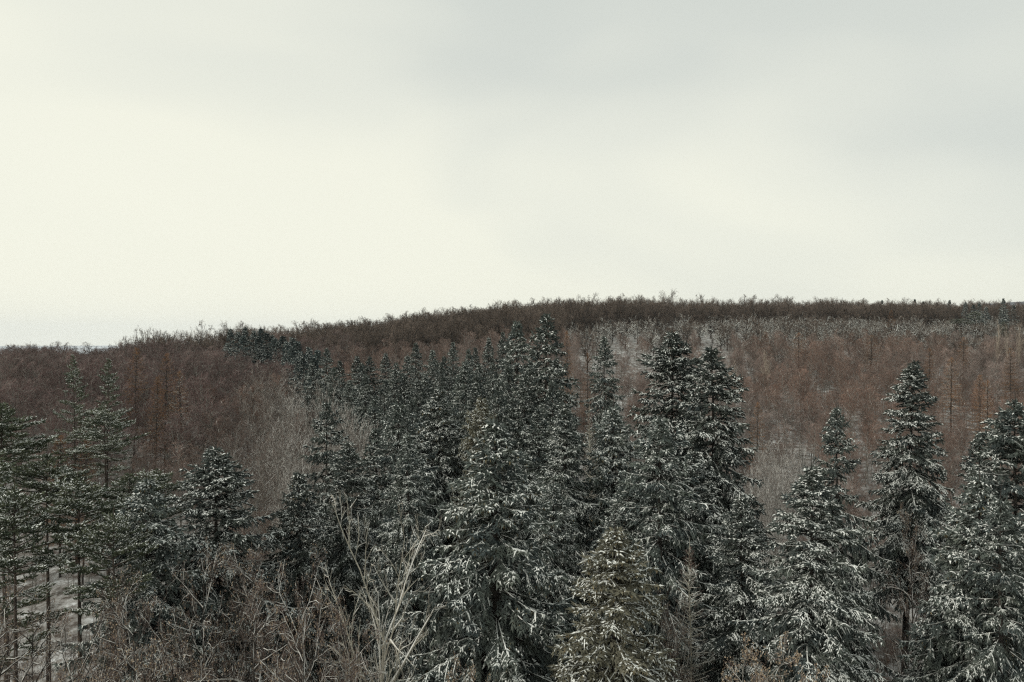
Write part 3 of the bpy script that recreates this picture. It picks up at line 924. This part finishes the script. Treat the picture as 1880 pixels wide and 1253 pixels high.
for px, py, Y, r, lab in [(1385, 1170, 34, 2.8, 'beech still holding beige withered leaves at the bottom right of centre'),
                          (1500, 1215, 33, 2.0, 'small beech with beige withered leaves at the bottom edge beside the leafy one'),
                          (870, 1215, 33, 1.5, 'small withered-leaved beech under the boughs of the huge centre spruce')]:
    hero('withered_beech', 'beech', lab, LEAFY[0], px, py, Y, r)

# bare trees that stand out
for px, py, Y, r, ms, lab in [
    (1226, 530, 430, 7.0, OAK[0], 'round bare oak standing out highest on the ridge skyline'),
    (1291, 538, 440, 7.5, OAK[1], 'flat-topped bare oak on the ridge right of the highest one'),
    (1078, 592, 240, 4.5, OAK[2], 'dark bare oak in front of the far snowy clearing'),
    (268, 598, 245, 5.0, OAK[1], 'rounded bare oak on the skyline of the left ridge'),
    (372, 588, 245, 5.0, OAK[2], 'bare oak on the left ridge skyline beyond the brown dome')]:
    hero('oak_tree', 'oak', lab, ms, px, py, Y, r)
SNOWY = [(1150, 594, 320), (1198, 590, 330), (1255, 588, 340), (1305, 588, 350), (1352, 580, 350), (1386, 578, 350), (1420, 576, 345), (1475, 578, 350), (1505, 576, 345), (1545, 575, 350),
         (1588, 580, 350), (1676, 582, 345), (1735, 585, 330), (1640, 588, 335), (1440, 586, 335), (1520, 588, 330), (1330, 590, 330), (1700, 590, 325), (1370, 592, 325), (1570, 590, 325)]
for i, (px, py, Y) in enumerate(SNOWY):
    hero('oak_tree', 'oak', 'crooked bare oak with thick snow-lined limbs in the row across the far slope', OAK_SNOWY[i % 4], px, py, Y, rng.uniform(4.4, 6.8),
         'snow-lined oaks in a row across the far slope', h=rng.uniform(10, 12.5))

# frosted young beeches on the pale slope left of the spruces, and by the gaps
FR = []
for i in range(60):
    t_ = rng.uniform(0, 1)
    px = 560 - 25 * t_ + 200 * (rng.beta(2.4, 1.3) - 0.76) * (1.3 - 0.4 * t_)
    Y = 74 + 78 * t_
    py = np.interp(Y, [74, 95, 120, 152], [835, 775, 715, 668]) + rng.uniform(-12, 14)
    FR.append((px, py, Y))
for i in range(20):
    q_ = rng.uniform(0, 1)
    FR.append((600 + 88 * q_, 705 + 95 * q_ + rng.uniform(-15, 15), rng.uniform(72, 90)))
for i, (px, py, Y) in enumerate(FR):
    hero('frosted_beech', 'beech', 'frost-whitened young beech with arching twigs on the slope left of the spruce stand', FROSTED[2 if px < 515 + rng.uniform(-25, 25) else i % 2], px, py, Y, rng.uniform(2.4, 4.4),
         'frosted beeches on the slope left of the spruce stand')
for i in range(16):
    px = rng.uniform(1385, 1480)
    Y = rng.uniform(84, 125)
    hero('frosted_beech', 'beech', 'frosted sapling over the pale snowy patch right of the sweeping spruce boughs', FROSTED[i % 2], px, np.interp(Y, [84, 125], [840, 790]) + rng.uniform(-15, 15),
         Y, rng.uniform(2.2, 3.0), 'frosted saplings on the snowy patch')

# ---- the brown woods: candidates over the slopes; the ones that show largest stand singly, the rest is one mass
PL = np.array(PLACED)


def free(x, y, margin):
    near = np.hypot(PL[:, 0] - x, PL[:, 1] - y) < PL[:, 2] * 0.75 + margin
    return not near.any()


def canopy_py(px):
    """row of the skyline in the photograph"""
    return np.interp(px, [-60, 0, 60, 120, 200, 240, 300, 370, 430, 540, 600, 680, 760, 850, 950, 1060, 1150, 1250, 1400, 1560, 1700, 1800, 1900],
                     [650, 645, 636, 628, 624, 612, 604, 594, 594, 596, 594, 592, 574, 570, 558, 550, 546, 552, 551, 554, 556, 556, 558])


def grid_points(y0, y1, step, px0, px1, jit=0.42):
    ys = np.arange(y0, y1, step)
    for y in ys:
        x0, x1 = at(px0, y), at(px1, y)
        for x in np.arange(x0, x1, step):
            yield x + rng.uniform(-jit, jit) * step, y + rng.uniform(-jit, jit) * step


def lump(x, y, w):
    return math.sin(x / w + 1.9 * math.sin(y / w * 0.23)) * math.cos(y / w * 0.8 + 0.7 * math.sin(x / w * 0.37))


for i, (px, Y, hh) in enumerate([(1603, 82, 13), (1612, 70, 12), (1618, 95, 15), (1628, 76, 11), (1634, 88, 14), (1608, 104, 15), (1624, 62, 10), (1596, 92, 13), (1640, 100, 14), (1616, 56, 9)]):
    plant('young_beech_tree', 'beech', 'slim dark stem standing in the narrow snowy gap between the right foreground spruces', YOUNG[i % 3], at(px, Y), Y, hh,
          rng.uniform(0.9, 1.4), rng.uniform(0, 6.28), 'slim stems in the narrow snowy gap')

cand = []      # kind, x, y, h, r
# left brown dome (beech)
for x, y in grid_points(100, 262, 4.9, -90, 640):
    px = CX + FPX * x / y
    lim = np.interp(px, [-90, 380, 430, 520, 600, 640], [100, 110, 128, 150, 190, 215])
    if y < lim or not free(x, y, 0.6):
        continue
    h = rng.uniform(12.5, 15.5)
    g_ = terrain(x, y)
    cap = CAMZ - (canopy_py(px) + 3 - HY) / FPX * y - g_
    h = min(h, max(8, cap)) * (1 + 0.14 * lump(x, y, 5.5))
    cand.append(('beech', x, y, h, rng.uniform(3.4, 4.7)))
# (the little spruce clump keeps clear ground in front)
cand = [c_ for c_ in cand if not (410 < CX + FPX * c_[1] / c_[2] < 505 and c_[2] > 182)]
# ridge oaks and beeches, left to right
for x, y in grid_points(222, 500, 6.4, -60, 1960):
    px = CX + FPX * x / y
    lo = np.interp(px, [-60, 300, 600, 800, 1000, 1100, 1300, 1960], [236, 238, 236, 246, 270, 340, 395, 395])
    hi = np.interp(px, [-60, 150, 300, 600, 800, 1000, 1150, 1500, 1960], [262, 272, 300, 345, 385, 440, 470, 500, 500])
    if y < lo or y > hi or not free(x, y, 1.0):
        continue
    g_ = terrain(x, y)
    cap = CAMZ - (canopy_py(px) - HY) / FPX * y - g_
    if cap < 5:
        continue
    h = min(rng.uniform(13, 17.5), cap * rng.uniform(0.94, 1.0)) * (1 + 0.18 * lump(x, y, 6.5))
    cand.append(('oak', x, y, h, rng.uniform(4.8, 6.8)))
# looser trees over the snowy far slope
for x, y in grid_points(262, 398, 7.0, 1040, 1950, 0.55):
    px = CX + FPX * x / y
    if rng.random() < (0.62 if px < 1340 else 0.25):
        continue
    cand.append(('snowoak' if rng.random() < 0.55 else 'oak', x, y, rng.uniform(7, 10.5), rng.uniform(3.4, 4.8)))
# thin young beeches between spruce stand and ridge, and the whole right hand wood
for x, y in grid_points(86, 335, 4.0, 560, 1950, 0.62):
    px = CX + FPX * x / y
    lo = np.interp(px, [560, 700, 900, 1000, 1060, 1180, 1340, 1370, 1400, 1500, 1560, 1700, 1900], [160, 152, 150, 125, 118, 120, 108, 104, 120, 116, 92, 86, 84])
    hi = np.interp(px, [560, 700, 900, 1040, 1100, 1200, 1330, 1960], [225, 240, 255, 262, 250, 262, 268, 300])
    if y < lo or y > hi or not free(x, y, 0.2):
        continue
    if (1385 < px < 1475 and y < 150 and rng.random() < 0.7) or (1580 < px < 1660 and y < 128 and rng.random() < 0.8):
        continue
    if 1060 < px < 1340 and 190 < y:
        if rng.random() < 0.75:
            continue
    if px > 1300 and rng.random() < np.interp(y, [240, 275], [0, 0.5]):
        continue
    cand.append(('young', x, y, rng.uniform(9.0, 12.5) * (1 + 0.14 * lump(x, y, 4.0)), rng.uniform(1.7, 3.1)))
# open larch/young wood on the left below the dome
for x, y in grid_points(84, 112, 3.6, -60, 430):
    px = CX + FPX * x / y
    if not free(x, y, 0.3) or rng.random() < 0.3:
        continue
    cand.append(('young', x, y, rng.uniform(8.5, 12), rng.uniform(1.4, 2.1)))
for x, y in grid_points(74, 170, 4.4, 400, 620, 0.6):
    px = CX + FPX * x / y
    if y > np.interp(px, [400, 500, 620], [128, 150, 170]) or not free(x, y, -1.5) or rng.random() < 0.35:
        continue
    cand.append(('young', x, y, rng.uniform(11, 15), rng.uniform(2.0, 3.2)))
# scattered sapling brush in the spruce stand's gaps and lower foreground
for x, y in grid_points(52, 86, 4.6, 380, 1950):
    px = CX + FPX * x / y
    if not free(x, y, 0.2) or (1585 < px < 1650) or rng.random() < 0.35:
        continue
    cand.append(('young', x, y, rng.uniform(6, 10), rng.uniform(1.2, 1.8)))

KMESH = {'beech': BEECH, 'oak': OAK, 'young': YOUNG, 'snowoak': OAK_SNOWY[:3]}


def zone(kind, x, y):
    px = CX + FPX * x / y
    if kind == 'beech':
        if px < 170:
            w = 'left of the snowy pine pair'
        elif px < 360:
            w = 'around the orange larches'
        else:
            w = 'between the larches and the frosted slope'
        w = ('near the front edge ' if y < 150 else 'towards the skyline ') + w
        return ('beech_tree', 'beech', 'bare brown hillside beech ' + w, 'bare beeches ' + w)
    if kind == 'snowoak':
        return ('oak_tree', 'oak', 'crooked bare oak with thick snow-lined limbs in the row across the far slope', 'snow-lined oaks in a row across the far slope')
    if kind == 'oak':
        if px < 620:
            return ('oak_tree', 'oak', 'bare dark brown oak crown in the skyline wood of the left ridge', 'bare oaks on the left ridge')
        if px < 1120:
            return ('oak_tree', 'oak', 'bare dark brown oak crown on the rising ridge behind the spruce stand', 'bare oaks on the ridge behind the spruce stand')
        return ('oak_tree', 'oak', 'bare dark brown oak crown on the level ridge behind the snow-lined oaks', 'bare oaks on the ridge behind the snowy oaks')
    if y < 90 and px > 380:
        return ('young_beech_tree', 'beech', 'thin bare young tree in the gaps between the foreground spruces', 'young bare trees in the gaps of the foreground')
    if px < 460:
        return ('young_beech_tree', 'beech', 'thin bare young beech standing over snow below the brown dome of wood', 'young beeches below the brown dome')
    if px < 620:
        return ('young_beech_tree', 'beech', 'thin brown beech mixed among the frosted ones left of the spruce stand', 'brown beeches among the frosted ones')
    if px < 1200:
        return ('young_beech_tree', 'beech', 'thin bare young beech between the spruce stand and the far ridge', 'young beeches behind the spruce stand')
    w = 'beside the sweeping boughs of the dark spruce' if px < 1500 else 'left of the solitary spruce' if px < 1660 else 'right of the solitary spruce'
    return ('young_beech_tree', 'beech', 'thin bare reddish young beech ' + w, 'young beeches ' + w)


mass = []
for kind in ('beech', 'oak', 'young', 'snowoak'):
    c = [k for k in cand if k[0] == kind]
    c = [k for k in c if k[2] > 0]
    vis = lambda k: -k[3] / k[2] if 0 < CX + FPX * k[1] / k[2] < 1880 else 9.0
    c.sort(key=vis)
    lim = {'beech': 210, 'oak': 210, 'young': 290, 'snowoak': 50}[kind]
    for i, (_, x, y, h, r) in enumerate(c[:lim]):
        nm, cat, lab, grp = zone(kind, x, y)
        plant(nm, cat, lab, KMESH[kind][int(rng.integers(3))], x, y, h, r, rng.uniform(0, 6.28), grp)
    mass += c[lim:]
print('wood mass', len(mass), 'candidates', len(cand))


# the rest of the woods: ONE object, geometry nodes set the same bare trees on points
def build_mass(name, rows, kinds, label='mass of bare brown woodland too dense to tell the trees apart', cat='woodland'):
    n = len(rows)
    P = np.array([[x, y, float(terrain(x, y)) - 0.15] for _, x, y, h, r in rows], np.float32)
    me = bpy.data.meshes.new(name)
    me.vertices.add(n)
    me.vertices.foreach_set('co', P.ravel())
    sc = np.array([[r / KMESH[k][0][2], r / KMESH[k][0][2], h / KMESH[k][0][1]] for k, x, y, h, r in rows], np.float32)
    rt = np.stack([rng.normal(0, 0.02, n), rng.normal(0, 0.02, n), rng.uniform(0, 6.28, n)], -1).astype(np.float32)
    va = np.array([kinds.index(k) * 3 + int(rng.integers(3)) for k, *_ in rows], np.int32)
    a = me.attributes.new('scl', 'FLOAT_VECTOR', 'POINT'); a.data.foreach_set('vector', sc.ravel())
    a = me.attributes.new('rot', 'FLOAT_VECTOR', 'POINT'); a.data.foreach_set('vector', rt.ravel())
    a = me.attributes.new('vary', 'INT', 'POINT'); a.data.foreach_set('value', va)
    o = bpy.data.objects.new(name, me)
    COL.objects.link(o)
    o['kind'] = 'stuff'
    o['label'] = label
    o['category'] = cat
    ng = bpy.data.node_groups.new(name, 'GeometryNodeTree')
    ng.interface.new_socket('Geometry', in_out='INPUT', socket_type='NodeSocketGeometry')
    ng.interface.new_socket('Geometry', in_out='OUTPUT', socket_type='NodeSocketGeometry')
    gi = ng.nodes.new('NodeGroupInput')
    go = ng.nodes.new('NodeGroupOutput')
    jn = ng.nodes.new('GeometryNodeJoinGeometry')

    def attr(nm, typ):
        q = ng.nodes.new('GeometryNodeInputNamedAttribute')
        q.data_type = typ
        q.inputs['Name'].default_value = nm
        return q.outputs['Attribute']
    s_, r_, v_ = attr('scl', 'FLOAT_VECTOR'), attr('rot', 'FLOAT_VECTOR'), attr('vary', 'INT')
    e2r = ng.nodes.new('FunctionNodeEulerToRotation')
    ng.links.new(r_, e2r.inputs[0])
    for ki, k in enumerate(kinds):
        for vi in range(3):
            src = ng.nodes.new('GeometryNodeJoinGeometry')
            for pn, pm in KMESH[k][vi][0].items():
                ob = next(q for q in bpy.data.objects if q.data == pm)
                oi = ng.nodes.new('GeometryNodeObjectInfo')
                oi.transform_space = 'ORIGINAL'
                oi.inputs['Object'].default_value = ob
                oi.inputs['As Instance'].default_value = True
                ng.links.new(oi.outputs['Geometry'], src.inputs[0])
            cmp_ = ng.nodes.new('FunctionNodeCompare')
            cmp_.data_type = 'INT'
            cmp_.operation = 'EQUAL'
            ng.links.new(v_, cmp_.inputs[2])
            cmp_.inputs[3].default_value = ki * 3 + vi
            ip = ng.nodes.new('GeometryNodeInstanceOnPoints')
            ng.links.new(gi.outputs[0], ip.inputs['Points'])
            ng.links.new(cmp_.outputs[0], ip.inputs['Selection'])
            ng.links.new(src.outputs[0], ip.inputs['Instance'])
            ng.links.new(e2r.outputs[0], ip.inputs['Rotation'])
            ng.links.new(s_, ip.inputs['Scale'])
            ng.links.new(ip.outputs[0], jn.inputs[0])
    ng.links.new(jn.outputs[0], go.inputs[0])
    md = o.modifiers.new('wood', 'NODES')
    md.node_group = ng
    return o


build_mass('distant_wood', mass, ['beech', 'oak', 'young', 'snowoak'])

brush = []
for x, y in grid_points(34, 135, 2.3, -110, 1990, 0.7):
    if rng.random() < 0.35 + 0.3 * lump(x, y, 3.0):
        continue
    h_ = rng.uniform(0.8, 3.4)
    brush.append(('young', x, y, h_, h_ * rng.uniform(0.3, 0.55)))
build_mass('undergrowth', brush, ['young'], 'low twiggy brush and saplings sticking out of the snow between the trees', 'undergrowth')
